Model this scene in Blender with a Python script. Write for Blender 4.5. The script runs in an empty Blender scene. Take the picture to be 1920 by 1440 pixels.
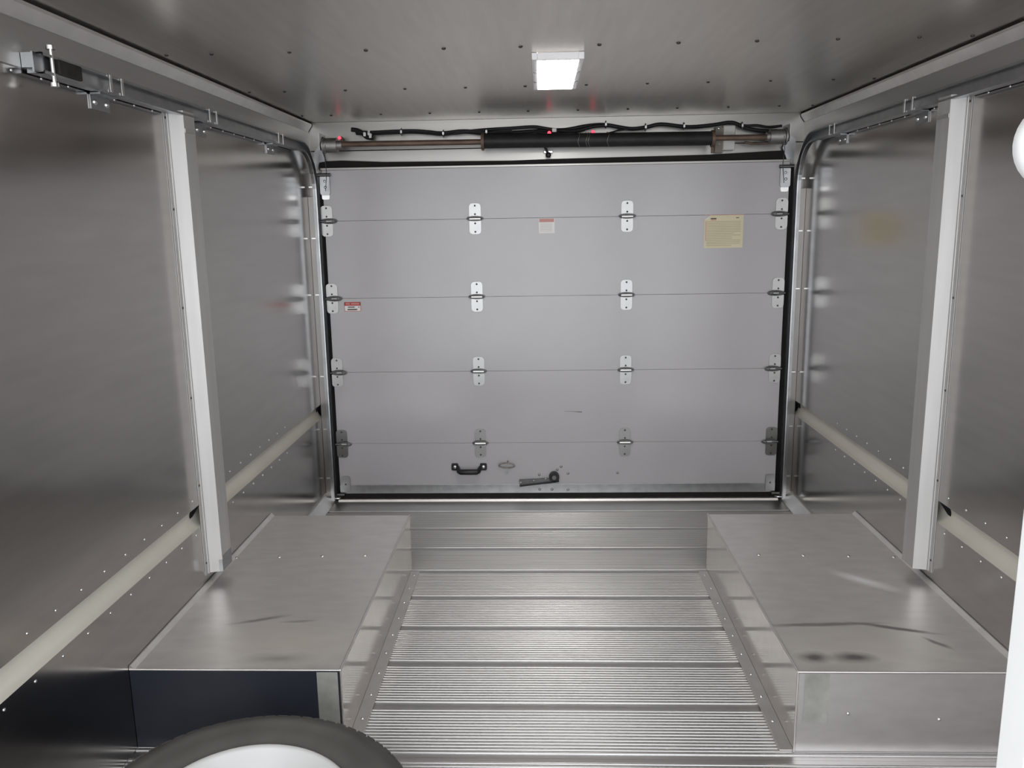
import bpy, math, random
from mathutils import Matrix, Vector
random.seed(7)
scene = bpy.context.scene
PI = math.pi

# ------------------------------------------------------------------ camera
F_PX = 1546.998
cam_data = bpy.data.cameras.new('camera')
cam = bpy.data.objects.new('camera', cam_data)
scene.collection.objects.link(cam)
scene.camera = cam
cam_data.sensor_fit = 'HORIZONTAL'
cam_data.sensor_width = 36.0
cam_data.lens = F_PX / 1920.0 * 36.0
cam_data.clip_start = 0.02
PITCH, YAW, ROLL = -0.1927, 0.0376, 0.0163
Mr = Matrix.Rotation(YAW, 3, 'Z') @ Matrix.Rotation(PITCH, 3, 'X') @ Matrix.Rotation(ROLL, 3, 'Y')
ax, ay, az = Mr.col[0], Mr.col[1], Mr.col[2]
cam.matrix_world = Matrix((
    (ax[0], az[0], -ay[0], -0.0624),
    (ax[1], az[1], -ay[1], 0.0),
    (ax[2], az[2], -ay[2], 1.3565),
    (0, 0, 0, 1)))

# ------------------------------------------------------------------ daylight from the open cab, exposure
WORLD_STRENGTH = 3.2
LAMP_STRENGTH = 31.0
world = bpy.data.worlds.new('overcast_sky')
scene.world = world
world.use_nodes = True
bg = world.node_tree.nodes['Background']
bg.inputs['Color'].default_value = (0.93, 0.96, 1.0, 1)
bg.inputs['Strength'].default_value = WORLD_STRENGTH
vs = scene.view_settings
vs.view_transform = 'Standard'
vs.look = 'None'
vs.gamma = 1.0
vs.use_curve_mapping = False
vs.exposure = 0.07

# ------------------------------------------------------------------ materials
MATS = {}


def metal(name, col, rough, grain=(1, 1, 1), amount=0.08, metallic=1.0, rvar=0.015, bump=0.0, spots=0.0, aniso=0.0):
    m = bpy.data.materials.new(name)
    m.use_nodes = True
    nt = m.node_tree
    b = nt.nodes['Principled BSDF']
    b.inputs['Metallic'].default_value = metallic
    tc = nt.nodes.new('ShaderNodeTexCoord')
    mp = nt.nodes.new('ShaderNodeMapping')
    mp.inputs['Scale'].default_value = grain
    nt.links.new(tc.outputs['Object'], mp.inputs['Vector'])
    n1 = nt.nodes.new('ShaderNodeTexNoise')
    n1.inputs['Scale'].default_value = 6.0
    n1.inputs['Detail'].default_value = 6.0
    nt.links.new(mp.outputs['Vector'], n1.inputs['Vector'])
    n2 = nt.nodes.new('ShaderNodeTexNoise')
    n2.inputs['Scale'].default_value = 3.1
    n2.inputs['Detail'].default_value = 4.0
    nt.links.new(tc.outputs['Object'], n2.inputs['Vector'])
    mr = nt.nodes.new('ShaderNodeMapRange')
    mr.inputs['From Min'].default_value = 0.3
    mr.inputs['From Max'].default_value = 0.7
    mr.inputs['To Min'].default_value = 1 - amount
    mr.inputs['To Max'].default_value = 1 + amount
    nt.links.new(n1.outputs['Fac'], mr.inputs['Value'])
    mx = nt.nodes.new('ShaderNodeVectorMath')
    mx.operation = 'SCALE'
    mx.inputs[0].default_value = col
    nt.links.new(mr.outputs['Result'], mx.inputs['Scale'])
    last = mx.outputs['Vector']
    if spots > 0:
        n3 = nt.nodes.new('ShaderNodeTexNoise')
        n3.inputs['Scale'].default_value = 4.3
        n3.inputs['Detail'].default_value = 8.0
        n3.inputs['Roughness'].default_value = 0.65
        nt.links.new(tc.outputs['Object'], n3.inputs['Vector'])
        r3 = nt.nodes.new('ShaderNodeMapRange')
        r3.inputs['From Min'].default_value = 0.56
        r3.inputs['From Max'].default_value = 0.72
        r3.inputs['To Min'].default_value = 1.0
        r3.inputs['To Max'].default_value = 1.0 - spots
        nt.links.new(n3.outputs['Fac'], r3.inputs['Value'])
        m2 = nt.nodes.new('ShaderNodeVectorMath')
        m2.operation = 'SCALE'
        nt.links.new(last, m2.inputs[0])
        nt.links.new(r3.outputs['Result'], m2.inputs['Scale'])
        last = m2.outputs['Vector']
    nt.links.new(last, b.inputs['Base Color'])
    rr = nt.nodes.new('ShaderNodeMapRange')
    rr.inputs['From Min'].default_value = 0.3
    rr.inputs['From Max'].default_value = 0.7
    rr.inputs['To Min'].default_value = max(0.02, rough - rvar)
    rr.inputs['To Max'].default_value = rough + rvar
    nt.links.new(n2.outputs['Fac'], rr.inputs['Value'])
    nt.links.new(rr.outputs['Result'], b.inputs['Roughness'])
    if bump > 0:
        bp = nt.nodes.new('ShaderNodeBump')
        bp.inputs['Strength'].default_value = bump
        bp.inputs['Distance'].default_value = 0.01
        nt.links.new(n1.outputs['Fac'], bp.inputs['Height'])
        nt.links.new(bp.outputs['Normal'], b.inputs['Normal'])
    MATS[name] = m
    return m


def paint(name, col, rough=0.45, spec=0.5, amount=0.04, scale=5.0):
    m = metal(name, col, rough, (scale / 6,) * 3, amount, 0.0, 0.0)
    m.node_tree.nodes['Principled BSDF'].inputs['Specular IOR Level'].default_value = spec
    return m


def emit(name, col, strength):
    m = bpy.data.materials.new(name)
    m.use_nodes = True
    b = m.node_tree.nodes['Principled BSDF']
    b.inputs['Base Color'].default_value = (*col, 1)
    b.inputs['Emission Color'].default_value = (*col, 1)
    b.inputs['Emission Strength'].default_value = strength
    MATS[name] = m
    return m


ALU_WALL = metal('brushed_wall_aluminium', (0.475, 0.455, 0.44), 0.18, (0.6, 0.6, 6), 0.04)
ALU_CEIL = metal('ceiling_aluminium', (0.70, 0.66, 0.61), 0.30, (6, 0.5, 1), 0.05)
ALU_RAIL = metal('rail_aluminium', (0.50, 0.50, 0.495), 0.34, (1, 0.3, 8), 0.05)
ALU_POST = metal('post_aluminium', (0.52, 0.51, 0.50), 0.50, (6, 6, 0.4), 0.05, 0.65, spots=0.06)
ALU_EDGE = metal('folded_edge_aluminium', (0.78, 0.76, 0.74), 0.42, (3, 3, 3), 0.05)
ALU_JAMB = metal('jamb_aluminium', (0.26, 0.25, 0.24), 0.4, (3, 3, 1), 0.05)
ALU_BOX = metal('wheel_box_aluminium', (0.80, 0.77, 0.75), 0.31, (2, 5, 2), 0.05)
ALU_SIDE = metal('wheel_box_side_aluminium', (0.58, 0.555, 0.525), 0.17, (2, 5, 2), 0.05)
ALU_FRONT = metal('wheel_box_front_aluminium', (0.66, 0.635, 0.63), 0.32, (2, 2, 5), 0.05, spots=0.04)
ALU_PLANK = metal('floor_plank_aluminium', (0.56, 0.55, 0.545), 0.40, (0.5, 6, 1), 0.06, 1.0, spots=0.05)
ALU_SILL = metal('sill_aluminium', (0.50, 0.485, 0.47), 0.40, (0.5, 6, 1), 0.06)
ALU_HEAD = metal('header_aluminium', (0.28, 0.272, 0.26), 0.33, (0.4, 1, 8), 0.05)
GALV = metal('galvanised_steel', (0.37, 0.38, 0.39), 0.34, (4, 4, 4), 0.10)
ZINC = metal('zinc_plated_steel', (0.64, 0.64, 0.63), 0.28, (4, 4, 4), 0.04)
STEEL_DK = metal('dark_steel', (0.16, 0.16, 0.16), 0.45, (6, 6, 6), 0.15)
RUST = metal('rusty_shaft_steel', (0.17, 0.115, 0.09), 0.55, (3, 8, 8), 0.25, 0.6)
DRUM = metal('cast_drum_metal', (0.36, 0.35, 0.34), 0.50, (6, 6, 6), 0.12)
HINGE = metal('hinge_zinc', (0.34, 0.34, 0.335), 0.30, (4, 4, 4), 0.04)
DOOR_PAINT = paint('door_grey_paint', (0.46, 0.446, 0.458), 0.22, 0.6, 0.02)
GROOVE = paint('groove_cream_paint', (0.55, 0.525, 0.465), 0.42, 0.5, 0.06)
WHITE = paint('white_paint', (0.86, 0.86, 0.85), 0.45, 0.4, 0.02)
LAMP_WHITE = paint('lamp_housing_white', (0.80, 0.79, 0.80), 0.4, 0.4, 0.02)
RIM_WHITE = paint('rim_white_paint', (0.50, 0.495, 0.485), 0.32, 0.5, 0.04)
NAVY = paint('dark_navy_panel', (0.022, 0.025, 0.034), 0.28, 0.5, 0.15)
BLACK = paint('black_plastic', (0.012, 0.012, 0.014), 0.40, 0.4, 0.2)
CABLE = paint('cable_black', (0.014, 0.014, 0.016), 0.55, 0.3, 0.25, 30)
SPRINGBLK = paint('spring_tube_black', (0.016, 0.016, 0.016), 0.5, 0.3, 0.3, 20)
RUBBER = paint('tyre_rubber', (0.078, 0.074, 0.068), 0.6, 0.35, 0.18, 8)
SEAL_GAP = paint('rubber_and_gap_black', (0.016, 0.014, 0.013), 0.7, 0.2, 0.2)  # black of the rubber seals and of the dark gaps
DARK = paint('dark_void', (0.01, 0.01, 0.012), 0.8, 0.1, 0.1)
BUMPER = paint('bumper_rubber', (0.022, 0.021, 0.018), 0.7, 0.2, 0.3, 30)
BOXGREY = paint('junction_box_grey', (0.62, 0.62, 0.59), 0.5, 0.4, 0.03)
TAN = paint('tan_bracket', (0.22, 0.195, 0.17), 0.5, 0.4, 0.08)
PAPER_Y = paint('yellow_label_paper', (0.74, 0.67, 0.47), 0.55, 0.3, 0.03)
PAPER_W = paint('white_label_paper', (0.84, 0.83, 0.81), 0.5, 0.3, 0.03)
PRINT_R = paint('red_print', (0.52, 0.085, 0.085), 0.5, 0.3, 0.06)
PRINT_PK = paint('faded_red_print', (0.60, 0.30, 0.27), 0.5, 0.3, 0.06)
PRINT_K = paint('black_print', (0.10, 0.085, 0.07), 0.5, 0.3, 0.1)
PRINT_G = paint('grey_print', (0.55, 0.49, 0.34), 0.5, 0.3, 0.08)
PRINT_LG = paint('light_grey_print', (0.62, 0.61, 0.60), 0.5, 0.3, 0.05)
ROPE = paint('strap_webbing', (0.30, 0.27, 0.24), 0.8, 0.2, 0.2, 60)
TAPE = paint('tape_residue', (0.27, 0.268, 0.245), 0.5, 0.4, 0.2, 20)
SCUFF_PALE = paint('pale_scuff', (0.50, 0.50, 0.52), 0.5, 0.4, 0.15, 40)
SCREW_DK = metal('screw_head_dark', (0.10, 0.095, 0.09), 0.5, (4, 4, 4), 0.1)
LENS = emit('lamp_lens', (1.0, 0.98, 0.94), LAMP_STRENGTH)
LED_RED = emit('red_marker_led', (1.0, 0.05, 0.09), 2.2)


def stained(name, base, ellipses):
    m = base.copy()
    m.name = name
    nt = m.node_tree
    b = nt.nodes['Principled BSDF']
    tc = nt.nodes.new('ShaderNodeTexCoord')
    nz = nt.nodes.new('ShaderNodeTexNoise')
    nz.inputs['Scale'].default_value = 14.0
    nz.inputs['Detail'].default_value = 6.0
    nt.links.new(tc.outputs['Object'], nz.inputs['Vector'])
    ds = nt.nodes.new('ShaderNodeVectorMath')
    ds.operation = 'MULTIPLY_ADD'
    ds.inputs[1].default_value = (0.035, 0.012, 0.0)
    nt.links.new(nz.outputs['Color'], ds.inputs[0])
    nt.links.new(tc.outputs['Object'], ds.inputs[2])
    col = b.inputs['Base Color'].links[0].from_socket
    rgh = b.inputs['Roughness'].links[0].from_socket
    met = None
    for (cx, cy, rx, ry, ang, c, strength, soft) in ellipses:
        mp = nt.nodes.new('ShaderNodeMapping')
        mp.vector_type = 'TEXTURE'
        mp.inputs['Location'].default_value = (cx + 0.0175, cy + 0.006, 0)
        mp.inputs['Rotation'].default_value = (0, 0, ang)
        mp.inputs['Scale'].default_value = (rx, ry, 1000)
        nt.links.new(ds.outputs['Vector'], mp.inputs['Vector'])
        ln = nt.nodes.new('ShaderNodeVectorMath')
        ln.operation = 'LENGTH'
        nt.links.new(mp.outputs['Vector'], ln.inputs[0])
        mr = nt.nodes.new('ShaderNodeMapRange')
        mr.inputs['From Min'].default_value = 1.0
        mr.inputs['From Max'].default_value = 1.0 - soft
        mr.inputs['To Min'].default_value = 0.0
        mr.inputs['To Max'].default_value = strength
        nt.links.new(ln.outputs['Value'], mr.inputs['Value'])
        mx = nt.nodes.new('ShaderNodeMix')
        mx.data_type = 'RGBA'
        nt.links.new(mr.outputs['Result'], mx.inputs[0])
        nt.links.new(col, mx.inputs[6])
        mx.inputs[7].default_value = (*c, 1)
        col = mx.outputs[2]
        ad = nt.nodes.new('ShaderNodeMath')
        ad.operation = 'MULTIPLY_ADD'
        ad.inputs[1].default_value = 0.25
        nt.links.new(mr.outputs['Result'], ad.inputs[0])
        nt.links.new(rgh, ad.inputs[2])
        rgh = ad.outputs['Value']
        sb = nt.nodes.new('ShaderNodeMath')
        sb.operation = 'MULTIPLY_ADD'
        sb.inputs[1].default_value = -0.45
        sb.use_clamp = True
        nt.links.new(mr.outputs['Result'], sb.inputs[0])
        if met is None:
            sb.inputs[2].default_value = 0.72
        else:
            nt.links.new(met, sb.inputs[2])
        met = sb.outputs['Value']
    nt.links.new(col, b.inputs['Base Color'])
    nt.links.new(rgh, b.inputs['Roughness'])
    nt.links.new(met, b.inputs['Metallic'])
    return m


DIRT, GRIME, PALE = (0.52, 0.47, 0.37), (0.055, 0.052, 0.055), (0.95, 0.95, 0.98)
# positions are relative to the middle of each wheel box
TOP_R = stained('right_box_top_stained', ALU_BOX, [
    (-0.10, -0.46, 0.34, 0.17, 0.0, DIRT, 0.40, 0.8),
    (0.085, -0.035, 0.13, 0.035, -0.75, PALE, 0.75, 0.9),
    (-0.15, -0.325, 0.22, 0.014, 0.05, GRIME, 0.75, 0.6),
    (0.05, -0.345, 0.14, 0.013, -0.30, GRIME, 0.80, 0.6),
    (0.13, -0.43, 0.05, 0.012, -0.9, GRIME, 0.7, 0.6),
    (-0.22, -0.505, 0.055, 0.036, 0.0, GRIME, 0.9, 0.8),
    (-0.12, -0.505, 0.075, 0.036, 0.0, GRIME, 0.9, 0.8),
])
TOP_L = stained('left_box_top_stained', ALU_BOX, [
    (0.10, -0.44, 0.34, 0.17, 0.0, DIRT, 0.45, 0.8),
    (-0.02, -0.30, 0.10, 0.012, 0.35, GRIME, 0.7, 0.7),
    (0.09, -0.31, 0.07, 0.010, 0.1, GRIME, 0.6, 0.7),
    (0.10, -0.52, 0.12, 0.035, 0.05, GRIME, 0.55, 0.9),
])


# ------------------------------------------------------------------ mesh builder
class MB:
    def __init__(self):
        self.v, self.f, self.s = [], [], []

    def add(self, vs, fs, smooth=False):
        n = len(self.v)
        self.v += [tuple(p) for p in vs]
        for f in fs:
            self.f.append([i + n for i in f])
            self.s.append(smooth)
        return self

    def box(self, a, b):
        x0, y0, z0 = (min(a[i], b[i]) for i in range(3))
        x1, y1, z1 = (max(a[i], b[i]) for i in range(3))
        vs = [(x0, y0, z0), (x1, y0, z0), (x1, y1, z0), (x0, y1, z0), (x0, y0, z1), (x1, y0, z1), (x1, y1, z1), (x0, y1, z1)]
        return self.add(vs, [[0, 3, 2, 1], [4, 5, 6, 7], [0, 1, 5, 4], [1, 2, 6, 5], [2, 3, 7, 6], [3, 0, 4, 7]])

    def prism(self, poly, axis, a, b, caps=True, smooth=False):
        # poly: closed list of 2-D points in the two other axes (in order x,y,z)
        def mk(p, t):
            q = list(p)
            q.insert(axis, t)
            return tuple(q)
        n = len(poly)
        vs = [mk(p, a) for p in poly] + [mk(p, b) for p in poly]
        fs = [[i, (i + 1) % n, n + (i + 1) % n, n + i] for i in range(n)]
        self.add(vs, fs, smooth)
        if caps:
            self.add(vs[:n], [list(range(n))[::-1]])
            self.add(vs[n:], [list(range(n))])
        return self

    def sheet(self, line, axis, a, b, smooth=False):
        def mk(p, t):
            q = list(p)
            q.insert(axis, t)
            return tuple(q)
        n = len(line)
        vs = [mk(p, a) for p in line] + [mk(p, b) for p in line]
        return self.add(vs, [[i, i + 1, n + i + 1, n + i] for i in range(n - 1)], smooth)

    def cyl(self, c0, c1, r0, r1=None, seg=16, caps=True):
        r1 = r0 if r1 is None else r1
        c0, c1 = Vector(c0), Vector(c1)
        d = (c1 - c0).normalized()
        u = d.orthogonal().normalized()
        w = d.cross(u)
        vs = []
        for c, r in ((c0, r0), (c1, r1)):
            for k in range(seg):
                t = 2 * PI * k / seg
                vs.append(c + u * (r * math.cos(t)) + w * (r * math.sin(t)))
        self.add(vs, [[i, (i + 1) % seg, seg + (i + 1) % seg, seg + i] for i in range(seg)], True)
        if caps:
            self.add(vs[:seg], [list(range(seg))[::-1]])
            self.add(vs[seg:], [list(range(seg))])
        return self

    def tube(self, path, r, seg=8, closed=False):
        P = [Vector(p) for p in path]
        n = len(P)
        vs = []
        up = None
        for i in range(n):
            if closed:
                t = (P[(i + 1) % n] - P[i - 1]).normalized()
            else:
                t = (P[min(i + 1, n - 1)] - P[max(i - 1, 0)]).normalized()
            if up is None:
                up = t.orthogonal().normalized()
            up = (up - t * up.dot(t)).normalized()
            w = t.cross(up)
            rr = r[i] if isinstance(r, (list, tuple)) else r
            for k in range(seg):
                a = 2 * PI * k / seg
                vs.append(P[i] + up * (rr * math.cos(a)) + w * (rr * math.sin(a)))
        fs = []
        m = n if closed else n - 1
        for i in range(m):
            j = (i + 1) % n
            for k in range(seg):
                fs.append([i * seg + k, i * seg + (k + 1) % seg, j * seg + (k + 1) % seg, j * seg + k])
        self.add(vs, fs, True)
        if not closed:
            self.add(vs[:seg], [list(range(seg))[::-1]])
            self.add(vs[-seg:], [list(range(seg))])
        return self

    def lathe(self, prof, seg=48, closed=False):
        # prof: (r, h) about local z
        n = len(prof)
        vs = []
        for k in range(seg):
            t = 2 * PI * k / seg
            for r, h in prof:
                vs.append((r * math.cos(t), r * math.sin(t), h))
        fs = []
        m = n if closed else n - 1
        for k in range(seg):
            k2 = (k + 1) % seg
            for i in range(m):
                j = (i + 1) % n
                fs.append([k * n + i, k2 * n + i, k2 * n + j, k * n + j])
        return self.add(vs, fs, True)

    def dome(self, c, nrm, r, h, seg=10):
        c, d = Vector(c), Vector(nrm).normalized()
        u = d.orthogonal().normalized()
        w = d.cross(u)
        vs = []
        for rr, hh in ((r, 0), (r * 0.85, h * 0.6), (r * 0.45, h * 0.95)):
            for k in range(seg):
                t = 2 * PI * k / seg
                vs.append(c + u * (rr * math.cos(t)) + w * (rr * math.sin(t)) + d * hh)
        vs.append(c + d * h)
        fs = []
        for a in range(2):
            for k in range(seg):
                fs.append([a * seg + k, a * seg + (k + 1) % seg, (a + 1) * seg + (k + 1) % seg, (a + 1) * seg + k])
        for k in range(seg):
            fs.append([2 * seg + k, 2 * seg + (k + 1) % seg, 3 * seg])
        return self.add(vs, fs, True)

    def build(self, name, mat, parent=None, bevel=0.0, loc=None, recalc=True):
        me = bpy.data.meshes.new(name)
        me.from_pydata(self.v, [], self.f)
        me.polygons.foreach_set('use_smooth', self.s)
        me.update()
        if recalc:
            import bmesh
            bm = bmesh.new()
            bm.from_mesh(me)
            bmesh.ops.recalc_face_normals(bm, faces=bm.faces)
            bm.to_mesh(me)
            bm.free()
        me.materials.append(mat)
        o = bpy.data.objects.new(name, me)
        scene.collection.objects.link(o)
        if parent is not None:
            o.parent = parent
        if loc is not None:
            o.location = loc
        if bevel > 0:
            md = o.modifiers.new('edge', 'BEVEL')
            md.width = bevel
            md.segments = 2
            md.limit_method = 'ANGLE'
        return o


def empty(name, loc=(0, 0, 0)):
    o = bpy.data.objects.new(name, None)
    o.empty_display_size = 0.05
    scene.collection.objects.link(o)
    o.location = loc
    return o


def tag(o, label=None, cat=None, group=None, kind=None):
    if label:
        o['label'] = label
    if cat:
        o['category'] = cat
    if group:
        o['group'] = group
    if kind:
        o['kind'] = kind
    return o


def copy_obj(o, parent, loc=None):
    c = o.copy()
    scene.collection.objects.link(c)
    c.parent = parent
    if loc is not None:
        c.location = loc
    return c


# ------------------------------------------------------------------ dimensions (metres)
W = 1.15          # half width between the side walls
H = 1.8296        # ceiling height
D = 3.969         # depth of the rear frame
Y0 = 0.55         # front end of the walls and ceiling, open to the cab
YF = -0.60        # front end of the floor
P0, PLANK = 3.537, 0.2324
BOX_H, BOX_YF, BOX_YB = 0.227, 1.9377, 3.0926
BOX_XL, BOX_XR = -0.5926, 0.5793

# ------------------------------------------------------------------ floor
floor = tag(MB().box((-W - 0.05, YF, -0.05), (W + 0.05, 4.02, -0.014)).build('floor', ALU_SILL),
            'ribbed aluminium plank cargo floor between the wheel boxes', 'floor', kind='structure')


def plank_profile():
    band, ribs, top, low = 0.0145, 15, 0.0, -0.0045
    pts = [(-PLANK / 2 + 0.0003, -0.013), (-PLANK / 2 + 0.0003, low), (-PLANK / 2 + band, low)]
    pitch = (PLANK - 2 * band) / ribs
    rad = pitch * 0.40
    for i in range(ribs):
        yc_ = -PLANK / 2 + band + (i + 0.5) * pitch
        for k in range(9):
            a = PI - PI * k / 8
            pts.append((yc_ + rad * math.cos(a), low + (top - low) * math.sin(a)))
    pts += [(PLANK / 2 - band, low), (PLANK / 2 - 0.0003, low), (PLANK / 2 - 0.0003, -0.013)]
    return pts


plank0 = None
y = P0 + PLANK / 2
while y > YF + 0.1:
    if plank0 is None:
        plank0 = MB().prism(plank_profile(), 0, -W, W, caps=False).build('plank', ALU_PLANK, floor, loc=(0, y, 0))
    else:
        copy_obj(plank0, floor, (0, y, 0))
    y -= PLANK
MB().box((-W, P0 + PLANK + 0.001, -0.013), (W, D - 0.012, 0.0)).build('sill_plate', ALU_SILL, floor, bevel=0.0015)
MB().prism([(D - 0.062, 0.0), (D - 0.056, 0.010), (D - 0.034, 0.010), (D - 0.030, 0.0)], 0, -1.088, 1.088).build('threshold_bar', ALU_EDGE, floor)

# ------------------------------------------------------------------ ceiling
ceiling = tag(MB().box((-W - 0.05, Y0, H), (W + 0.05, 4.02, H + 0.03)).build('ceiling', ALU_CEIL),
              'grey aluminium ceiling with rows of dark screws', 'ceiling', kind='structure')
scr = None
for ry in (3.720, 3.056, 2.390, 1.720, 1.05):
    for rx in (-1.098, -0.971, -0.753, -0.540, -0.325, -0.114, 0.101, 0.315, 0.526, 0.742, 0.958, 1.098):
        if scr is None:
            scr = MB().dome((0, 0, 0), (0, 0, -1), 0.0062, 0.004, 8).build('ceiling_screw', SCREW_DK, ceiling, loc=(rx, ry, H))
        else:
            copy_obj(scr, ceiling, (rx, ry, H))


# ------------------------------------------------------------------ side walls
def side_wall(s, side):
    X = s * W
    name = 'wall_' + side
    wall = tag(MB().box((s * (W + 0.045), Y0, 0), (s * (W + 0.075), 4.02, H)).build(name, DARK),
               'brushed aluminium %s wall with a rolled groove along it' % side, 'wall', kind='structure')
    t = 0.003
    up = MB().box((X, Y0, 0.4985), (X + s * t, 4.0, 1.692)).build('upper_panel', ALU_WALL, wall)
    lo = MB().box((X, Y0, 0.0), (X + s * t, 4.0, 0.4295)).build('lower_panel', ALU_WALL, wall)
    # rolled groove: a shallow concave trough between the two panels, ending at the post and at the rear frame
    arc = []
    zc, half, depth = 0.464, 0.0345, 0.029
    R = (half * half + depth * depth) / (2 * depth)
    a0 = math.asin(half / R)
    for k in range(13):
        a = a0 - 2 * a0 * k / 12
        arc.append((X + s * (R * math.cos(a) - (R - depth)), zc + R * math.sin(a)))
    MB().sheet(arc, 1, Y0, 3.955, True).build('groove', GROOVE, wall)
    for yb in (2.436, 3.925):
        MB().prism(arc[:8], 1, yb, yb + 0.02).build('groove_end', DARK, wall)
    # top rail above the panel
    MB().box((X - s * 0.006, Y0, 1.692), (X + s * 0.01, 4.0, 1.788)).build('top_rail', ALU_RAIL, wall)
    # rivet rows
    rv = MB()
    k = 0
    yy = 0.1 + 0.1047 * 5
    while yy < 3.35:
        if not (2.42 < yy < 2.62):
            rv.dome((X, yy, 0.526), (-s, 0, 0), 0.0036, 0.0028, 8)
            rv.dome((X, yy + 0.005, 0.4125), (-s, 0, 0), 0.0036, 0.0028, 8)
            rv.dome((X, yy - 0.02, 1.682), (-s, 0, 0), 0.0036, 0.0028, 8)
        yy += 0.1047
    r = rv.build('rivets', ZINC, wall)
    r['kind'] = 'stuff'
    # cove strip at the ceiling
    tr = MB().prism([(X, 1.788), (X - s * 0.008, 1.788), (X - s * 0.026, 1.814), (X - s * 0.026, 1.822), (X, 1.822)], 1, Y0, 3.96)
    o = tr.build('trim_%d' % (1 if s < 0 else 2), ALU_EDGE)
    tag(o, 'pale cove strip where the %s wall meets the ceiling' % side, 'trim', kind='structure')
    g = MB().box((X, Y0, 1.822), (X - s * 0.023, 3.96, H)).build('shadow_gap', SEAL_GAP, o)
    # cove at the floor behind the wheel box
    bb = MB().prism([(X, 0.0), (X, 0.046), (X - s * 0.006, 0.046), (X - s * 0.047, 0.004), (X - s * 0.047, 0.0)], 1, BOX_YB, D - 0.05)
    o = bb.build('baseboard_' + side, ALU_EDGE)
    tag(o, 'slanted aluminium strip at the foot of the %s wall by the door' % side, 'baseboard', kind='structure')
    return wall


side_wall(-1, 'left')
side_wall(1, 'right')

# ------------------------------------------------------------------ rear frame round the door
rear = tag(MB().box((-W - 0.04, 3.99, 0), (W + 0.04, 4.02, H)).build('wall_rear', DARK),
           'rear frame around the roll-up door', 'wall', kind='structure')
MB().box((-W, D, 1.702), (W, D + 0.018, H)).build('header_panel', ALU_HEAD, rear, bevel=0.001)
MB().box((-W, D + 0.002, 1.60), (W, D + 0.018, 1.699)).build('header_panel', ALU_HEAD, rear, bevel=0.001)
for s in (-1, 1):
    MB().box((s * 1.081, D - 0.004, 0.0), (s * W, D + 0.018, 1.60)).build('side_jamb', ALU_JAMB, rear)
    MB().box((s * 1.079, D - 0.010, 0.01), (s * 1.104, D - 0.005, 1.60)).build('side_strip', SEAL_GAP, rear)  # dark strip between the track and the door edge
top = [(-1.098, 1.653), (-0.99, 1.656), (-0.79, 1.646), (-0.195, 1.641), (0.0, 1.645), (0.4, 1.648), (0.715, 1.651), (0.98, 1.661), (1.078, 1.664)]
bot = [(1.078, 1.612), (0.0, 1.612), (-1.098, 1.612)]
sl = MB().prism(top + bot, 1, D - 0.014, D - 0.002).build('trim_3', SEAL_GAP)
tag(sl, 'sagging black rubber strip above the roll-up door', 'seal', kind='structure')

# ------------------------------------------------------------------ roll-up door
door = tag(empty('door_1', (0, 3.939, 0)), 'grey sectional roll-up door with zinc hinges', 'door', kind='structure')
YD = 3.939


def dpart(mb, name, mat, parent=None, bevel=0.0):
    # vertices given in world coordinates, stored relative to the door
    mb.v = [(a, b - YD, c) for a, b, c in mb.v]
    return mb.build(name, mat, parent or door, bevel)


SEAMS = [0.2925, 0.6525, 1.0135, 1.3785]
levels = [0.034] + SEAMS + [1.612]
for z0, z1 in zip(levels[:-1], levels[1:]):
    dpart(MB().box((-1.083, YD, z0 + 0.0005), (1.078, YD + 0.026, z1 - 0.0005)), 'panel', DOOR_PAINT, bevel=0.0006)
dpart(MB().box((-1.09, YD - 0.003, 1.612), (1.082, YD + 0.024, 1.622)), 'top_cap', ALU_HEAD, bevel=0.001)
o = dpart(MB().box((-1.083, YD - 0.004, 0.034), (1.078, YD - 0.0005, 0.080)), 'bottom_rail', GALV, bevel=0.001)
dpart(MB().box((-1.083, YD - 0.002, 0.008), (1.078, YD + 0.02, 0.033)), 'bottom_seal', SEAL_GAP)


def rounded(w, h, r_top, r_bot, n=4):
    pts = []
    for cx, cz, r, a0 in ((w / 2 - r_bot, -h / 2 + r_bot, r_bot, -PI / 2), (w / 2 - r_top, h / 2 - r_top, r_top, 0),
                          (-w / 2 + r_top, h / 2 - r_top, r_top, PI / 2), (-w / 2 + r_bot, -h / 2 + r_bot, r_bot, PI)):
        for k in range(n + 1):
            a = a0 + PI / 2 * k / n
            pts.append((cx + r * math.cos(a), cz + r * math.sin(a)))
    return pts


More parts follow.
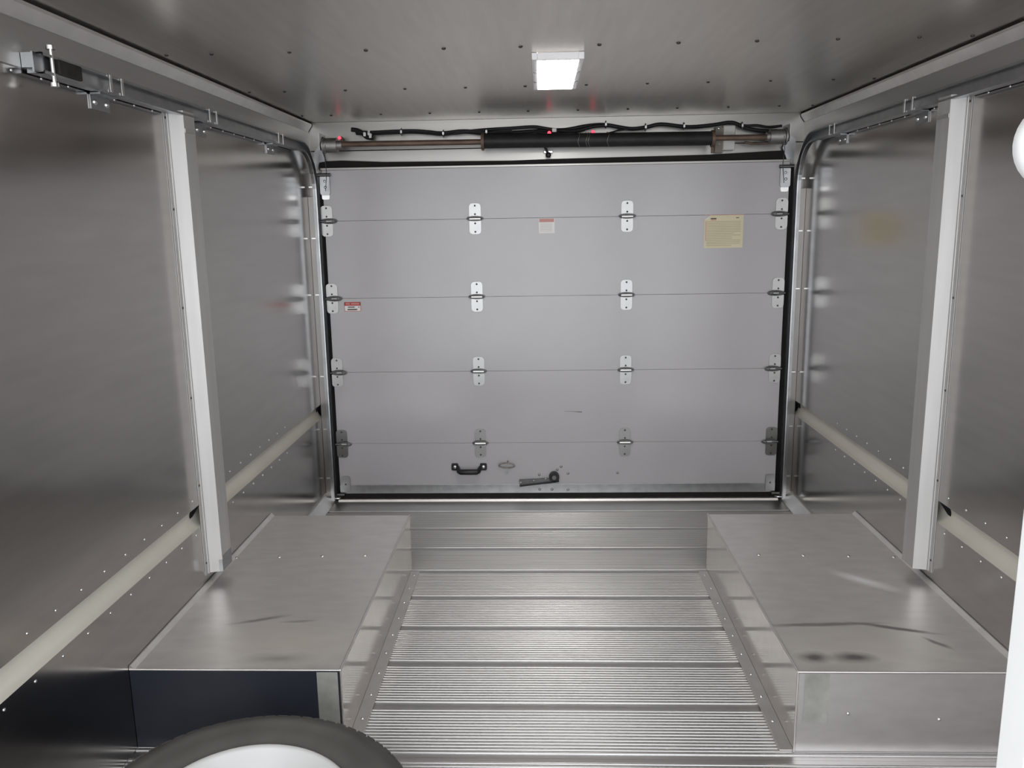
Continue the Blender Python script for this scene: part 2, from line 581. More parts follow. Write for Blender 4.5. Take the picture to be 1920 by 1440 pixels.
def make_hinge(kind):
    """hinge at the origin, facing -y; kind 0 centre, -1 / +1 with a roller stem to the left / right track"""
    h = empty('hinge', (0, 0, 0))
    h.parent = door
    hw = 0.0275
    up = [(p[0], p[1] + 0.040) for p in rounded(0.055, 0.062, 0.016, 0.003)]
    lo = [(p[0], p[1] - 0.040) for p in rounded(0.055, 0.062, 0.003, 0.016)]
    a = MB().prism(up, 1, -0.0045, -0.0002).build('upper_leaf', HINGE, h)
    b = MB().prism(lo, 1, -0.0045, -0.0002).build('lower_leaf', HINGE, h)
    kn = MB()
    kn.cyl((-0.026, -0.010, 0.0), (0.026, -0.010, 0.0), 0.0075, seg=12)
    kn.box((-0.026, -0.0045, -0.010), (0.026, -0.0002, 0.010))
    kn.build('knuckle', ZINC if kind == 0 else GALV, h)
    pin = MB()
    if kind == 0:
        loop = []
        for k in range(24):
            t = 2 * PI * k / 24
            loop.append((0.0365 * math.cos(t), -0.012, 0.0085 * math.sin(t) + 0.001))
        pin.tube(loop, 0.0034, 6, closed=True)
    else:
        s = kind
        loop = []
        for k in range(24):
            t = 2 * PI * k / 24
            loop.append((-s * 0.012 + 0.036 * math.cos(t), -0.013, 0.0095 * math.sin(t)))
        pin.tube(loop, 0.0036, 6, closed=True)
        pin.cyl((0, -0.013, 0), (s * 0.030, -0.013, 0), 0.0055, seg=10)
    pin.build('pin_loop', STEEL_DK, h)
    sc = None
    for zz in (0.060, 0.021, -0.021, -0.060):
        if sc is None:
            sc = MB().dome((0, -0.0045, 0), (0, -1, 0), 0.0046, 0.003, 8).build('screw', SCREW_DK, h, loc=(0, 0, zz))
        else:
            copy_obj(sc, h, (0, 0, zz))
    return h


def copy_hinge(h, loc):
    c = h.copy()
    scene.collection.objects.link(c)
    c.parent = door
    c.location = loc
    for ch in list(h.children):
        copy_obj(ch, c)
    return c


for kind, xs in ((0, (-0.371, 0.339)), (-1, (-1.060,)), (1, (1.050,))):
    first = make_hinge(kind)
    used = False
    for x in xs:
        for i, z in enumerate(SEAMS):
            dx = 0.0
            if kind == -1:
                dx = -0.012 * (i / 3.0)
            if not used:
                first.location = (x + dx, 0, z)
                used = True
            else:
                copy_hinge(first, (x + dx, 0, z))
# corner brackets carrying the rollers
for s, x in ((-1, -1.070), (1, 1.057)):
    br = empty('top_roller_bracket')
    br.parent = door
    br.location = (x, 0, 1.54)
    MB().prism(rounded(0.046, 0.085, 0.004, 0.012), 1, -0.012, -0.006).build('cover_plate', GALV, br)
    MB().prism([(p[0], p[1] - 0.050) for p in rounded(0.036, 0.024, 0.003, 0.008)], 1, -0.005, -0.0003).build('base_plate', ZINC, br)
    MB().cyl((-s * 0.03, -0.016, 0.050), (s * 0.035, -0.016, 0.050), 0.0075, seg=10).build('roller_stem', STEEL_DK, br)
    m = MB()
    m.dome((0, -0.012, 0.022), (0, -1, 0), 0.006, 0.004)
    m.dome((0.002, -0.012, -0.006), (0, -1, 0), 0.007, 0.005)
    m.build('bolt', ZINC, br)
    b2 = empty('bottom_roller_bracket')
    b2.parent = door
    b2.location = (-1.052 if s < 0 else 1.052, 0, 0.084)
    MB().prism(rounded(0.046, 0.084, 0.012, 0.004), 1, -0.009, -0.0045).build('cover_plate', GALV, b2)
    MB().cyl((s * 0.006, -0.014, -0.052), (s * 0.045, -0.014, -0.052), 0.008, seg=10).build('roller_stem', STEEL_DK, b2)
    MB().dome((0, -0.009, 0.0), (0, -1, 0), 0.0045, 0.003).build('screw', SCREW_DK, b2)

# labels stuck on the door
def sticker(name, mat, outline, label, y=0.0006):
    o = MB().prism(outline, 1, -y, -0.0001).build(name, mat, door)
    o['label'] = label
    return o


def bars(parent, name, mat, rects, y=0.0010):
    m = MB()
    for x0, x1, z0, z1 in rects:
        m.box((x0, -y, z0), (x1, -0.0004, z1))
    return m.build(name, mat, parent)


yl = sticker('instruction_label', PAPER_Y, [(0.698, 1.226), (0.876, 1.227), (0.877, 1.379), (0.728, 1.379), (0.697, 1.358)],
             'yellow printed instruction label with one clipped corner')
fold = MB().prism([(0.698, 1.358), (0.712, 1.3595), (0.727, 1.378)], 1, -0.0032, -0.0006).build('turned_corner', PAPER_W, yl)
rects = []
rr = random.Random(3)
z = 1.346
while z > 1.236:
    x1 = 0.865 - (0.0 if rr.random() < 0.65 else rr.uniform(0.02, 0.06))
    rects.append((0.708, x1, z, z + 0.0034))
    z -= 0.0078
bars(yl, 'text_lines', PRINT_G, rects)
bars(yl, 'heading', PRINT_K, [(0.726, 0.752, 1.3585, 1.3645), (0.842, 0.856, 1.362, 1.3655)])
bars(yl, 'side_print', PRINT_PK, [(0.703, 0.706, 1.26, 1.35), (0.726, 0.752, 1.353, 1.3565), (0.698, 0.876, 1.3765, 1.379)])
wl = sticker('warning_label', PAPER_W, [(-0.073, 1.307), (0.001, 1.307), (0.001, 1.374), (-0.073, 1.374)],
             'small white label with a red heading, centre of the door')
bars(wl, 'heading', PRINT_PK, [(-0.071, -0.001, 1.358, 1.3735)])
bars(wl, 'text_lines', PRINT_LG, [(-0.066, -0.010, zz, zz + 0.0024) for zz in (1.316, 1.322, 1.328, 1.334, 1.340, 1.346, 1.352)])
rl = sticker('danger_label', PAPER_W, [(-1.012, 0.951), (-0.932, 0.951), (-0.932, 0.996), (-1.012, 0.996)],
             'small red and white label near the left edge of the door')
bars(rl, 'heading', PRINT_R, [(-1.012, -0.932, 0.978, 0.996), (-1.012, -0.932, 0.951, 0.953), (-1.012, -1.010, 0.951, 0.996), (-0.934, -0.932, 0.951, 0.996)])
bars(rl, 'text_lines', PRINT_K, [(-0.995, -0.962, 0.969, 0.974), (-0.944, -0.939, 0.969, 0.974), (-0.997, -0.950, 0.957, 0.963)])
bars(rl, 'heading_text', PRINT_PK, [(-1.004, -0.985, 0.984, 0.991), (-0.978, -0.940, 0.984, 0.991)], y=0.0014)

# pull handle
hd = empty('pull_handle')
hd.parent = door
hd.location = (-0.430, 0, 0.165)
hd['label'] = 'black pull handle with two silver bolts'
for s in (-1, 1):
    MB().prism([(p[0] + s * 0.071, p[1] + 0.006) for p in rounded(0.034, 0.036, 0.007, 0.007)], 1, -0.008, -0.0003).build('mounting_ear', BLACK, hd, bevel=0.001)
    MB().dome((s * 0.071, -0.008, 0.006), (0, -1, 0), 0.0095, 0.004, 12).build('bolt', ZINC, hd)
gp = [(-0.056, -0.005, 0.004), (-0.052, -0.020, -0.002), (-0.048, -0.034, -0.008), (-0.040, -0.039, -0.011), (0.040, -0.039, -0.011), (0.048, -0.034, -0.008), (0.052, -0.020, -0.002), (0.056, -0.005, 0.004)]
MB().tube(gp, [0.009, 0.010, 0.0125, 0.014, 0.014, 0.0125, 0.010, 0.009], 10).build('grip', BLACK, hd)

# strap loop
st = empty('strap_loop')
st.parent = door
st.location = (-0.242, 0, 0.180)
st['label'] = 'small tan webbing loop riveted beside the pull handle'
loop = []
for k in range(28):
    t = 2 * PI * k / 28
    loop.append((0.039 * math.cos(t), -0.024 - 0.008 * math.sin(t + 0.5), 0.014 * math.sin(t) + 0.002))
MB().tube(loop, [0.0026 + 0.0016 * abs(math.sin(k * 0.9)) for k in range(28)], 6, closed=True).build('loop', ROPE, st)
MB().prism([(p[0] - 0.002, p[1] - 0.032) for p in rounded(0.018, 0.034, 0.004, 0.008)], 1, -0.004, -0.0003).build('rivet_plate', GALV, st)
MB().cyl((0.004, -0.001, 0.018), (0.004, -0.022, 0.014), 0.004, seg=8).build('anchor', ROPE, st)

# slide latch
la = empty('slide_latch')
la.parent = door
la.location = (-0.090, 0, 0.102)
la['label'] = 'dark steel latch bar with a round boss'
ang = math.atan2(0.021, 0.19)
ca, sa = math.cos(ang), math.sin(ang)
rot = lambda p: (p[0] * ca - p[1] * sa, p[0] * sa + p[1] * ca)
MB().prism([rot(p) for p in [(-0.092, -0.014), (0.100, -0.012), (0.106, -0.004), (0.100, 0.002), (-0.092, 0.013)]], 1, -0.018, -0.010).build('latch_bar', STEEL_DK, la, bevel=0.001)
MB().prism([rot(p) for p in [(-0.092, -0.018), (0.104, -0.016), (0.104, -0.010), (-0.092, -0.012)]], 1, -0.030, -0.004).build('latch_lip', BLACK, la, bevel=0.001)
ds = MB()
ds.cyl((0.081, -0.004, 0.019), (0.081, -0.030, 0.019), 0.0255, seg=24)
ds.build('boss', BLACK, la, bevel=0.002)
MB().cyl((0.081, -0.030, 0.019), (0.081, -0.033, 0.019), 0.013, 0.011, seg=20).build('boss_cap', STEEL_DK, la)
for q in ((-0.085, 0.0), (-0.020, 0.002), (0.040, 0.006)):
    p = rot(q)
    MB().dome((p[0], -0.018, p[1]), (0, -1, 0), 0.0042, 0.003, 8).build('bolt', ZINC, la)
# stray fixings and marks low on the door
for x, z in ((-0.083, 0.128), (0.007, 0.153), (0.060, 0.133), (0.026, 0.168), (0.305, 0.135)):
    MB().dome((x, 0, z), (0, -1, 0), 0.007, 0.003, 10).build('door_bolt', DRUM, door)
for x, z in ((-0.081, 0.052), (0.060, 0.050), (-0.02, 0.052)):
    MB().dome((x, -0.004, z), (0, -1, 0), 0.007, 0.003, 10).build('door_bolt', DRUM, door)
MB().prism([(0.043, 0.4505), (0.075, 0.4490), (0.105, 0.4475), (0.118, 0.4480), (0.131, 0.4455), (0.128, 0.4425), (0.112, 0.4440), (0.08, 0.4472), (0.043, 0.4492)], 1, -0.0004, -0.0001).build('scratch_mark', PRINT_K, door)


# ------------------------------------------------------------------ wheel boxes
def wheel_box(s):
    xi = BOX_XL if s < 0 else BOX_XR
    side = 'left' if s < 0 else 'right'
    xo = s * (W - 0.001)
    b = empty('wheel_box', ((xi + xo) / 2, (BOX_YF + BOX_YB) / 2, 0))
    lab = ('low aluminium wheel box against the left wall, dark front panel behind the tyre' if s < 0
           else 'low aluminium wheel box against the right wall with a scuffed top')
    tag(b, lab, 'wheel box', 'wheel boxes on the cargo floor')
    ox, oy = b.location.x, b.location.y
    bv = 0.003

    def part(mb, name, mat, bevel=0.0):
        mb.v = [(x - ox, y - oy, z) for x, y, z in mb.v]
        return mb.build(name, mat, b, bevel)
    t = 0.004
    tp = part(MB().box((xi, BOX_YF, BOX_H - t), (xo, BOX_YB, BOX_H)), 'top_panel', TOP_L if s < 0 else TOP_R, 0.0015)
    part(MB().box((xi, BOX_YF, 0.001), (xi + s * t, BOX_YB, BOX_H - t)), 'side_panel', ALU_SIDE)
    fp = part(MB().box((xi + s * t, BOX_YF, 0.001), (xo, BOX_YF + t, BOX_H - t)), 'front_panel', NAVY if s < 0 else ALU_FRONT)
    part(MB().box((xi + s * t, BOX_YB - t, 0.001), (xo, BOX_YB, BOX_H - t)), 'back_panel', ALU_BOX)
    # folded edge beads
    eb = MB()
    eb.cyl((xi, BOX_YF, BOX_H), (xi, BOX_YB, BOX_H), 0.0032, seg=8)
    eb.cyl((xi, BOX_YF, BOX_H), (xo, BOX_YF, BOX_H), 0.0026, seg=8)
    eb.cyl((xi, BOX_YF, 0.001), (xi, BOX_YF, BOX_H), 0.0026, seg=8)
    part(eb, 'folded_edge', ALU_EDGE)
    part(MB().prism([(xo, BOX_H), (xo, BOX_H + 0.011), (xo - s * 0.004, BOX_H + 0.011), (xo - s * 0.014, BOX_H + 0.001), (xo - s * 0.014, BOX_H)], 1, BOX_YF, BOX_YB),
         'wall_flange', ALU_EDGE)
    fl = part(MB().box((xi - s * 0.0, BOX_YF + 0.004, 0.0005), (xi - s * 0.036, 3.062, 0.0035)), 'floor_flange', ALU_EDGE, 0.001)
    rv = MB()
    yy = 3.025
    while yy > BOX_YF + 0.05:
        rv.dome((xi - s * 0.019, yy, 0.0035), (0, 0, 1), 0.0048, 0.003, 8)
        yy -= 0.1195
    r = part(rv, 'flange_rivets', ZINC)
    r['kind'] = 'stuff'
    r = MB()
    for k in range(4):
        r.dome((xi + s * (0.093 + 0.149 * k), 2.690 - 0.007 * k, BOX_H), (0, 0, 1), 0.0065, 0.0042, 10)
    part(r, 'top_rivets', ZINC)['kind'] = 'stuff'
    if s > 0:
        part(MB().box((0.597, BOX_YF - 0.0006, 0.085), (0.659, BOX_YF, 0.2215)), 'tape_patch', TAPE)
        part(MB().dome((0.711, BOX_YF, 0.111), (0, -1, 0), 0.005, 0.003).dome((0.941, BOX_YF, 0.096), (0, -1, 0), 0.005, 0.003), 'front_rivets', ZINC)['kind'] = 'stuff'
    else:
        part(MB().box((-0.655, BOX_YF - 0.0006, 0.06), (-0.600, BOX_YF, 0.2215)), 'tape_patch', TAPE)
    return b


wheel_box(-1)
wheel_box(1)


# ------------------------------------------------------------------ wall posts
def wall_post(s):
    side = 'left' if s < 0 else 'right'
    y0 = 2.446 if s < 0 else 2.462
    z0, z1 = 0.262, 1.694
    p = empty('wall_post', (s * W, y0 + 0.08, z0))
    tag(p, 'aluminium hat-section post screwed to the %s wall' % side, 'post', 'posts on the side walls')
    X = s * W
    t = 0.0025

    def rel(mb):
        mb.v = [(x - X, y - y0 - 0.08, z - z0) for x, y, z in mb.v]
        return mb
    d = 0.043
    outer = [(0.0, y0), (0.0, y0 + 0.022), (d, y0 + 0.034), (d, y0 + 0.112), (0.0, y0 + 0.126), (0.0, y0 + 0.148)]
    prof = [(X - s * (a + 0.0006 + t), b) for a, b in outer]
    # inner line for thickness
    inner = [(0.0, y0 + 0.148), (0.0, y0 + 0.124), (d - t, y0 + 0.110), (d - t, y0 + 0.036), (0.0, y0 + 0.024), (0.0, y0)]
    prof2 = [(X - s * (a + 0.0006), b) for a, b in inner]
    poly = prof + prof2
    n = len(prof)
    m = MB()
    vs = [(x, yv, z0) for x, yv in poly] + [(x, yv, z1) for x, yv in poly]
    N = len(poly)
    m.add(vs, [[i, (i + 1) % N, N + (i + 1) % N, N + i] for i in range(N)])
    for base, flip in ((0, True), (N, False)):
        for i in range(n - 1):
            q = [base + i, base + i + 1, base + N - 2 - i, base + N - 1 - i]
            m.f.append(q[::-1] if flip else q)
            m.s.append(False)
    rel(m).build('hat_channel', ALU_POST, p)
    rb = MB().cyl((X - s * 0.0045, y0 + 0.0185, z0), (X - s * 0.0045, y0 + 0.0185, z1), 0.0035, seg=8)
    rel(rb).build('flange_bead', ALU_POST, p)
    # slotted end clip on the front face
    zc = z1 - 0.062
    cl = MB().box((X - s * (d + 0.0032), y0 + 0.037, zc), (X - s * (d + 0.0050), y0 + 0.109, zc + 0.012))
    rel(cl).build('clip', ZINC, p)
    if s < 0:
        bp = MB().box((X - s * (d + 0.0032), y0 + 0.036, z0 + 0.002), (X - s * (d + 0.0046), y0 + 0.109, z0 + 0.050))
        bp.box((X - s * 0.010, y0 + 0.031, z0 + 0.002), (X - s * (d + 0.004), y0 + 0.0325, z0 + 0.040))
        rel(bp).build('end_patch', GALV, p)
    sc = None
    for z in (1.672, 1.412, 1.120, 0.842, 0.560, 0.300):
        q = MB().dome((X - s * 0.0032, y0 + 0.0095, z), (-s, 0, 0), 0.0040, 0.002, 8)
        rel(q).build('screw', SCREW_DK, p)
    return p


wall_post(-1)
wall_post(1)


# ------------------------------------------------------------------ door tracks
def door_track(s):
    side = 'left' if s < 0 else 'right'
    t = empty('door_track', (s * 1.10, 3.92, 0.006))
    tag(t, 'galvanised roll-up door track along the %s wall' % side, 'door track', 'tracks of the roll-up door')
    O = Vector((s * 1.10, 3.92, 0.006))

    def rel(mb):
        mb.v = [(x - O.x, y - O.y, z - O.z) for x, y, z in mb.v]
        return mb
    zc, yc, R = 1.703, 3.920, 0.20
    ystart = 1.795
    path = [((ystart, zc), (0, 1)), ]
    pts = [(ystart, zc, 0.0), (2.4, zc, 0.0), (3.0, zc, 0.0), (yc - R, zc, 0.0)]
    for k in range(1, 13):
        a = PI / 2 * k / 12
        pts.append((yc - R + R * math.sin(a), zc - R + R * math.cos(a), a))
    pts.append((yc, 0.8, PI / 2))
    pts.append((yc, 0.008, PI / 2))
    # C section open towards the middle of the van: (inward distance from outer web, offset along the normal)
    hh = 0.021
    dp = 0.018
    sec = [(dp, -hh + 0.006), (dp, -hh), (dp - 0.004, -hh - 0.001), (0.0, -hh), (0.0, hh), (dp - 0.004, hh + 0.001), (dp, hh), (dp, hh - 0.006),
           (dp - 0.0025, hh - 0.006), (dp - 0.0025, hh - 0.003), (0.0025, hh - 0.0025), (0.0025, -hh + 0.0025), (dp - 0.0025, -hh + 0.003), (dp - 0.0025, -hh + 0.006)]
    m = MB()
    vs = []
    for (py, pz, a) in pts:
        ny, nz = math.sin(a), math.cos(a)
        for (d, n) in sec:
            vs.append((s * (1.121 - d), py + ny * n, pz + nz * n))
    n = len(sec)
    fs = []
    for i in range(len(pts) - 1):
        for k in range(n):
            fs.append([i * n + k, i * n + (k + 1) % n, (i + 1) * n + (k + 1) % n, (i + 1) * n + k])
    m.add(vs, fs)
    rel(m).build('channel', GALV, t)
    # wall brackets of the level run
    for yb in ((2.095, 2.705, 3.40) if s < 0 else (2.77, 3.47)):
        br = MB()
        br.box((s * (W - 0.0006), yb - 0.045, 1.645), (s * (W - 0.004), yb + 0.045, 1.682))
        br.box((s * (W - 0.0006), yb - 0.045, 1.678), (s * 1.121, yb + 0.045, 1.682))
        br.box((s * 1.1205, yb - 0.045, 1.682), (s * 1.124, yb + 0.045, 1.705))
        o = rel(br).build('wall_bracket', GALV, t)
        for q in (-0.028, 0.028):
            rel(MB().dome((s * (W - 0.004), yb + q, 1.662), (-s, 0, 0), 0.0075, 0.006, 10)).build('bracket_bolt', ZINC, o)
            rel(MB().box((s * 1.099, yb + q - 0.005, 1.683), (s * 1.1015, yb + q + 0.005, 1.723))).build('track_clip', ZINC, t)
    rel(MB().box((s * 1.1215, 1.80, 1.684), (s * (W - 0.0065), 3.715, 1.7225))).build('track_filler', GALV, t)  # added filler behind the track, keeps its dark reflection off the wall
    # ticks: clamp bolts down the upright run
    for z in (1.535, 1.300, 1.035, 0.640, 0.375, 0.124):
        rel(MB().box((s * 1.120, 3.905, z - 0.0028), (s * (W - 0.010), 3.911, z + 0.0028))).build('clamp_bolt', ZINC, t)
    rel(MB().box((s * 1.1215, 3.914, 0.02), (s * (W - 0.001), 3.955, 1.49))).build('mounting_angle', ALU_JAMB, t)  # widened to the wall as a filler, narrows the track's reflection there
    if s < 0:
        bm_ = MB().box((s * 1.118, 1.845, 1.687), (s * 1.097, 1.935, 1.719))
        rel(bm_).build('rubber_bumper', BUMPER, t, bevel=0.003)
        rel(MB().cyl((s * 1.106, 1.832, 1.664), (s * 1.106, 1.832, 1.742), 0.0042, seg=8)).build('stop_bolt', ZINC, t)
        for zn in (1.660, 1.736):
            rel(MB().cyl((s * 1.106, 1.832, zn), (s * 1.106, 1.832, zn + 0.008), 0.010, seg=6)).build('stop_nut', ZINC, t)
        eb = MB().box((s * (W - 0.007), 1.782, 1.692), (s * 1.121, 1.786, 1.722)).box((s * 1.121, 1.782, 1.683), (s * 1.117, 1.86, 1.724))
        rel(eb).build('end_bracket', GALV, t)
    # plate carrying the spring shaft at the bend
    if s > 0:
        poly = [(1.067, 1.732), (1.099, 1.713), (1.103, 1.674), (1.088, 1.604), (1.065, 1.621), (1.044, 1.675)]
    else:
        poly = [(-1.118, 1.692), (-1.092, 1.722), (-1.076, 1.691), (-1.066, 1.652), (-1.094, 1.648), (-1.104, 1.609), (-1.122, 1.633)]
    rel(MB().prism(poly, 1, 3.945, 3.951)).build('shaft_plate', GALV, t, bevel=0.001)
    return t


door_track(-1)
door_track(1)

# ------------------------------------------------------------------ torsion spring shaft above the door
ts = empty('torsion_shaft', (0, 3.86, 1.716))
tag(ts, 'rusty counterbalance shaft with black spring tube above the door', 'door spring')
YS, ZS = 0.0, 0.0
MB().cyl((-1.02, YS, ZS + 0.004), (1.02, YS, ZS - 0.002), 0.0125, seg=14).build('shaft', RUST, ts)
MB().cyl((-0.312, YS, ZS + 0.004), (0.706, YS, ZS - 0.002), 0.0305, seg=24).build('spring_tube', SPRINGBLK, ts)
for x, h in ((-0.322, 0.004), (0.708, -0.004)):
    f = MB()
    f.cyl((x - 0.007, YS, ZS + h), (x + 0.007, YS, ZS + h), 0.037, seg=20)
    f.box((x - 0.004, -0.006, -0.066 if x > 0 else -0.036), (x + 0.004, 0.012, 0.0))
    f.build('spring_plug', RUST, ts)
    MB().box((x - 0.006, 0.0, -0.012), (x + 0.006, D - 3.86 - 0.001, 0.012)).build('shaft_hanger', STEEL_DK, ts)
for s, x in ((-1, -1.012), (1, 0.995)):
    d = MB()
    d.cyl((x - 0.036, 0, 0.0), (x + 0.028, 0, 0.0), 0.032, seg=24)
    d.cyl((x - s * -0.030, 0, 0.0), (x - s * -0.038, 0, 0.0), 0.038, seg=24)
    d.cyl((x - s * 0.028, 0, 0), (x - s * 0.050, 0, 0), 0.020, seg=18)
    dr_o = d.build('cable_drum', DRUM, ts)
    MB().cyl((x + s * 0.040, 0, -0.001), (x + s * 0.050, 0, -0.001), 0.022, 0.016, seg=18).build('bearing', ZINC, dr_o)
    MB().box((x + s * 0.052, -0.004, -0.020), (x + s * 0.056, D - 3.86 - 0.001, 0.055)).build('end_bearing_plate', GALV, ts)
    MB().tube([(x + s * 0.02, -0.033, 0.0), (x + s * 0.026, -0.030, -0.06), (x + s * 0.034, 0.02, -0.12), (x + s * 0.05, 0.045, -0.20)], 0.0018, 6).build('lift_cable', STEEL_DK, dr_o)
for x in (0.11, 0.145, 0.24, 0.155):
    loop = [(x + 0.004 * math.sin(k), 0.0325 * math.cos(2 * PI * k / 20), 0.002 + 0.0325 * math.sin(2 * PI * k / 20)) for k in range(20)]
    MB().tube(loop, 0.0012, 5, closed=True).build('wire_tie', DRUM, ts)

# ------------------------------------------------------------------ wiring above the door
wl_ = empty('wire_loom', (0, 3.93, 1.77))
tag(wl_, 'black cable loom tied along the header above the spring tube', 'cable')


def smooth_path(pts, n=5):
    out = []
    for i in range(len(pts) - 1):
        p0 = pts[max(i - 1, 0)]
        p1, p2 = pts[i], pts[i + 1]
        p3 = pts[min(i + 2, len(pts) - 1)]
        for k in range(n):
            t = k / n
            out.append(tuple(0.5 * (2 * p1[j] + (p2[j] - p0[j]) * t + (2 * p0[j] - 5 * p1[j] + 4 * p2[j] - p3[j]) * t * t + (3 * p1[j] - p0[j] - 3 * p2[j] + p3[j]) * t ** 3) for j in range(3)))
    out.append(pts[-1])
    return out


main = [(-0.91, 1.774), (-0.831, 1.772), (-0.732, 1.775), (-0.645, 1.776), (-0.572, 1.77), (-0.51, 1.764), (-0.412, 1.771), (-0.302, 1.760), (-0.191, 1.762), (-0.094, 1.767), (-0.02, 1.771), (0.053, 1.771), (0.15, 1.786), (0.235, 1.789), (0.344, 1.77), (0.416, 1.774), (0.488, 1.786), (0.609, 1.772), (0.717, 1.778), (0.806, 1.788), (0.862, 1.766), (0.922, 1.752), (0.982, 1.746)]
rl_ = lambda L, y=0.0, dz=0.0: smooth_path([(a, y + 0.004 * math.sin(9 * a), b - 1.77 + dz) for a, b in L])
MB().tube(rl_(main), 0.0085, 8).build('cable', CABLE, wl_)
MB().tube(rl_([(a, b) for a, b in main[:9]], -0.012, 0.004), 0.0065, 8).build('cable', CABLE, wl_)
sec2 = [(-0.461, 1.765), (-0.326, 1.776), (-0.191, 1.781), (-0.093, 1.785), (-0.033, 1.776), (0.053, 1.764), (0.113, 1.766), (0.174, 1.781), (0.235, 1.786)]
MB().tube(rl_(sec2, -0.010), 0.0075, 8).build('cable', CABLE, wl_)
MB().tube(rl_([(-0.10, 1.768), (-0.04, 1.757), (0.03, 1.752), (0.09, 1.758), (0.14, 1.770)], -0.008), 0.007, 8).build('cable', CABLE, wl_)
MB().tube(rl_([(0.113, 1.742), (0.223, 1.747), (0.295, 1.762), (0.344, 1.77)], -0.012), 0.004, 6).build('cable', CABLE, wl_)
MB().tube(rl_([(0.84, 1.778), (0.87, 1.772), (0.92, 1.772), (0.97, 1.764), (1.03, 1.768)], -0.006), 0.006, 6).build('cable', CABLE, wl_)
MB().tube(rl_([(-0.93, 1.790), (-0.905, 1.786), (-0.88, 1.774), (-0.86, 1.755), (-0.83, 1.752)], -0.006), 0.010, 8).build('cable', CABLE, wl_)
MB().tube(rl_([(0.86, 1.700), (0.90, 1.690), (0.95, 1.692), (0.985, 1.698)], -0.03), 0.005, 6).build('cable', RUST, wl_)
for x, z in ((-0.699, 1.775), (-0.506, 1.764), (0.236, 1.789), (0.416, 1.774), (0.589, 1.775), (-0.308, 1.768), (0.850, 1.772)):
    loop = [(0, 0.016 * math.cos(2 * PI * k / 16) - 0.004, 0.016 * math.sin(2 * PI * k / 16)) for k in range(16)]
    tm = MB().tube([(x + a, b, z - 1.77 + c) for a, b, c in loop], 0.0024, 5, closed=True)
    tm.box((x - 0.004, -0.022, z - 1.77 - 0.006), (x + 0.004, -0.016, z - 1.77 + 0.006))
    tm.build('cable_tie', GALV, wl_)
for x, z in ((-0.868, 1.768), (-0.848, 1.772), (-0.842, 1.760)):
    MB().box((x - 0.006, -0.022, z - 1.77 - 0.010), (x + 0.006, -0.010, z - 1.77 + 0.010)).build('connector', WHITE, wl_, bevel=0.002)
MB().box((-0.008, -0.024, -0.010), (0.012, -0.012, 0.006)).build('connector', WHITE, wl_, bevel=0.001)

for i, (x, z, lab) in enumerate(((-0.981, 1.752, 'small red marker light beside the left cable drum'),
                                 (-0.021, 1.7565, 'small red marker light at the middle of the header, next to a white plug'),
                                 (0.177, 1.7565, 'small red marker light right of the middle, in the bare gap under the cables'))):
    y = 3.90 if i else 3.885
    ml = empty('marker_light', (x, y, z))
    tag(ml, lab, 'marker light', 'red marker lights above the door')
    MB().cyl((0, 0.060, 0), (0, 0.012, 0), 0.009, seg=12).build('holder', RUST, ml)
    MB().dome((0, 0.012, 0), (0, -1, 0.15), 0.0085 if i else 0.0075, 0.010, 12).build('lens', LED_RED, ml)

jb = empty('junction_box', (0.80, D, 1.72))
tag(jb, 'pale grey junction box on a tan bracket behind the shaft', 'junction box')
MB().box((-0.030, -0.036, -0.053), (0.024, -0.004, 0.056)).build('body', BOXGREY, jb, bevel=0.003)
MB().box((-0.028, -0.040, -0.050), (0.022, -0.036, 0.053)).build('lid', BOXGREY, jb, bevel=0.002)
jbb = MB().box((-0.064, -0.030, -0.064), (-0.028, -0.001, 0.050)).build('bracket', TAN, jb, bevel=0.001)
MB().dome((-0.050, -0.030, 0.044), (0, -1, 0), 0.006, 0.004).build('screw', ZINC, jbb)
MB().dome((-0.046, -0.030, -0.024), (0, -1, 0), 0.004, 0.003).build('screw', ZINC, jbb)

kb = empty('hanging_plug', (-0.027, 3.935, 1.668))
tag(kb, 'black plug dangling on a short lead under the spring tube', 'plug')
MB().tube([(-0.016, -0.012, 0.044), (-0.014, -0.014, 0.026), (-0.006, -0.014, 0.012), (0.0, -0.012, 0.0)], 0.0052, 8).build('lead', CABLE, kb)
MB().lathe([(0.0, -0.014), (0.008, -0.013), (0.0125, -0.006), (0.013, 0.002), (0.009, 0.009), (0.0, 0.011)], 16).build('plug_body', BLACK, kb, loc=(0.001, -0.012, -0.006))
MB().box((-0.020, 0.010, 0.002), (0.022, 0.0335, 0.014)).build('mounting_clip', ZINC, kb, bevel=0.002)

# ------------------------------------------------------------------ ceiling light
cl = empty('ceiling_light', (-0.010, 2.745, H))
tag(cl, 'white framed rectangular ceiling light, switched on', 'ceiling light')
fw, fl_ = 0.0745, 0.272
fr = MB()
zi, zo = -0.020, -0.0005
for a, b in (((-fw, -fl_, zo), (-fw + 0.016, fl_, zi)), ((fw - 0.016, -fl_, zo), (fw, fl_, zi)),
             ((-fw + 0.016, -fl_, zo), (fw - 0.016, -fl_ + 0.020, zi)), ((-fw + 0.016, fl_ - 0.012, zo), (fw - 0.016, fl_, zi))):
    fr.box(a, b)
fr_o = fr.build('frame', LAMP_WHITE, cl, bevel=0.002)
MB().box((-fw + 0.0165, -fl_ + 0.0205, -0.002), (fw - 0.0165, fl_ - 0.0125, -0.021)).build('lens', LENS, cl)
for s in (-1, 1):
    for yq in (-0.075, 0.10):
        MB().dome((s * (fw - 0.008), yq, zi), (0, 0, -1), 0.0055, 0.004, 10).build('screw', ZINC, fr_o)


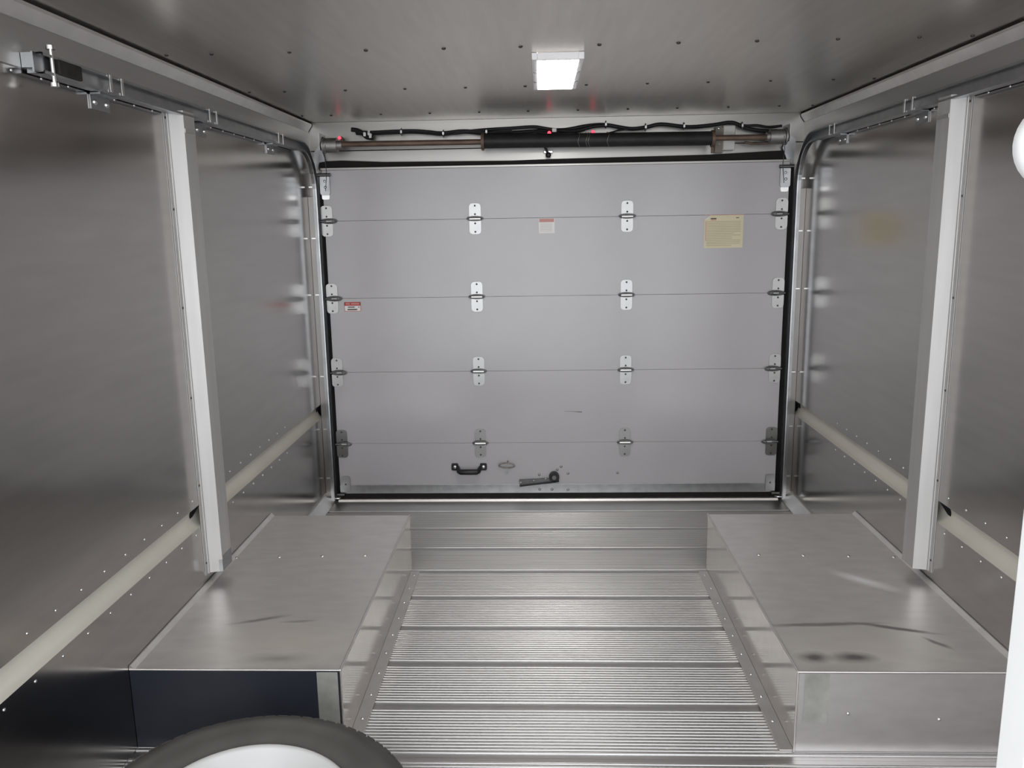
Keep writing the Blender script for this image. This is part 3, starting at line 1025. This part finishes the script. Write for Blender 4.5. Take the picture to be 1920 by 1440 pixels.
# ------------------------------------------------------------------ spare wheel
sw = empty('spare_wheel', (-0.668, 1.425, 0.020))
tag(sw, 'spare tyre on a white steel rim lying in front of the left wheel box', 'wheel')
sw.rotation_euler = (0.040, 0.062, 0.0)
RT, TH = 0.350, 0.207
prof = [(0.200, 0.030), (0.215, 0.014), (0.255, 0.002), (0.300, 0.004), (0.326, 0.018), (0.341, 0.034), (RT - 0.004, 0.055), (RT - 0.003, TH / 2),
        (RT - 0.004, TH - 0.055), (0.341, TH - 0.034), (0.326, TH - 0.018), (0.300, TH - 0.004), (0.285, TH - 0.001), (0.280, TH - 0.003), (0.255, TH - 0.002), (0.215, TH - 0.014), (0.200, TH - 0.030), (0.196, TH - 0.060), (0.196, 0.060)]
MB().lathe(prof, 96, closed=True).build('tyre', RUBBER, sw)
tr = MB()
NB = 72
for k in range(NB):
    a = 2 * PI * k / NB
    for (r0, z0, r1, z1, off) in ((0.334, TH - 0.0255, RT - 0.0035, TH - 0.056, 0.0), (0.334, 0.0255, RT - 0.0035, 0.056, 0.5), (RT - 0.003, TH - 0.066, RT - 0.003, 0.112, 0.5), (RT - 0.003, 0.098, RT - 0.003, 0.066, 0.0)):
        aa = a + off * 2 * PI / NB
        w2 = 2 * PI / NB * 0.36
        vs = []
        for (r, z) in ((r0, z0), (r1, z1)):
            for lift in (-0.002, 0.0025):
                for q in (-w2, w2):
                    zz = z + (lift * 0.6 if z > TH / 2 and r0 < r1 and r == r0 else (-lift * 0.6 if r == r0 and r0 < r1 else 0))
                    vs.append(((r + lift) * math.cos(aa + q), (r + lift) * math.sin(aa + q), zz))
        tr.add(vs, [[0, 1, 3, 2], [4, 6, 7, 5], [0, 4, 5, 1], [2, 3, 7, 6], [0, 2, 6, 4], [1, 5, 7, 3]])
t_ = tr.build('tread_blocks', RUBBER, sw)
t_['kind'] = 'stuff'
rp = [(0.214, TH - 0.010), (0.208, TH - 0.006), (0.200, TH - 0.012), (0.196, TH - 0.030), (0.180, TH - 0.040), (0.172, TH - 0.070), (0.160, TH - 0.088), (0.140, TH - 0.070), (0.120, TH - 0.058), (0.095, TH - 0.060), (0.070, TH - 0.066), (0.062, TH - 0.072), (0.060, TH - 0.090)]
rim_o = MB().lathe(rp, 64).build('rim', RIM_WHITE, sw)
for k in range(8):
    a = 2 * PI * k / 8
    MB().cyl((0.098 * math.cos(a), 0.098 * math.sin(a), TH - 0.062), (0.098 * math.cos(a), 0.098 * math.sin(a), TH - 0.058), 0.011, seg=10).build('bolt_hole', STEEL_DK, rim_o)
MB().tube([(0.0, -0.176, TH - 0.06), (0.0, -0.172, TH - 0.03)], 0.005, 8).build('valve', BLACK, rim_o)

# ------------------------------------------------------------------ white partition edge by the camera
pj = empty('partition_post', (0.60, 0.97, 0))
tag(pj, 'bright white partition post at the right edge with a round white knob', 'post')
MB().box((-0.066, -0.03, 0.001), (0.050, 0.03, H - 0.002)).build('post', WHITE, pj, bevel=0.003)
kn = MB().lathe([(0.0, 0.040), (0.020, 0.038), (0.036, 0.029), (0.045, 0.012), (0.045, -0.008), (0.034, -0.018), (0.016, -0.022), (0.014, -0.045)], 32)
k_ = kn.build('knob', WHITE, pj, loc=(-0.129, -0.075, 1.427))
k_.rotation_euler = (PI / 2, 0, 0)
MB().box((-0.140, -0.034, 1.412), (-0.060, -0.026, 1.442)).build('knob_arm', WHITE, pj, bevel=0.002)
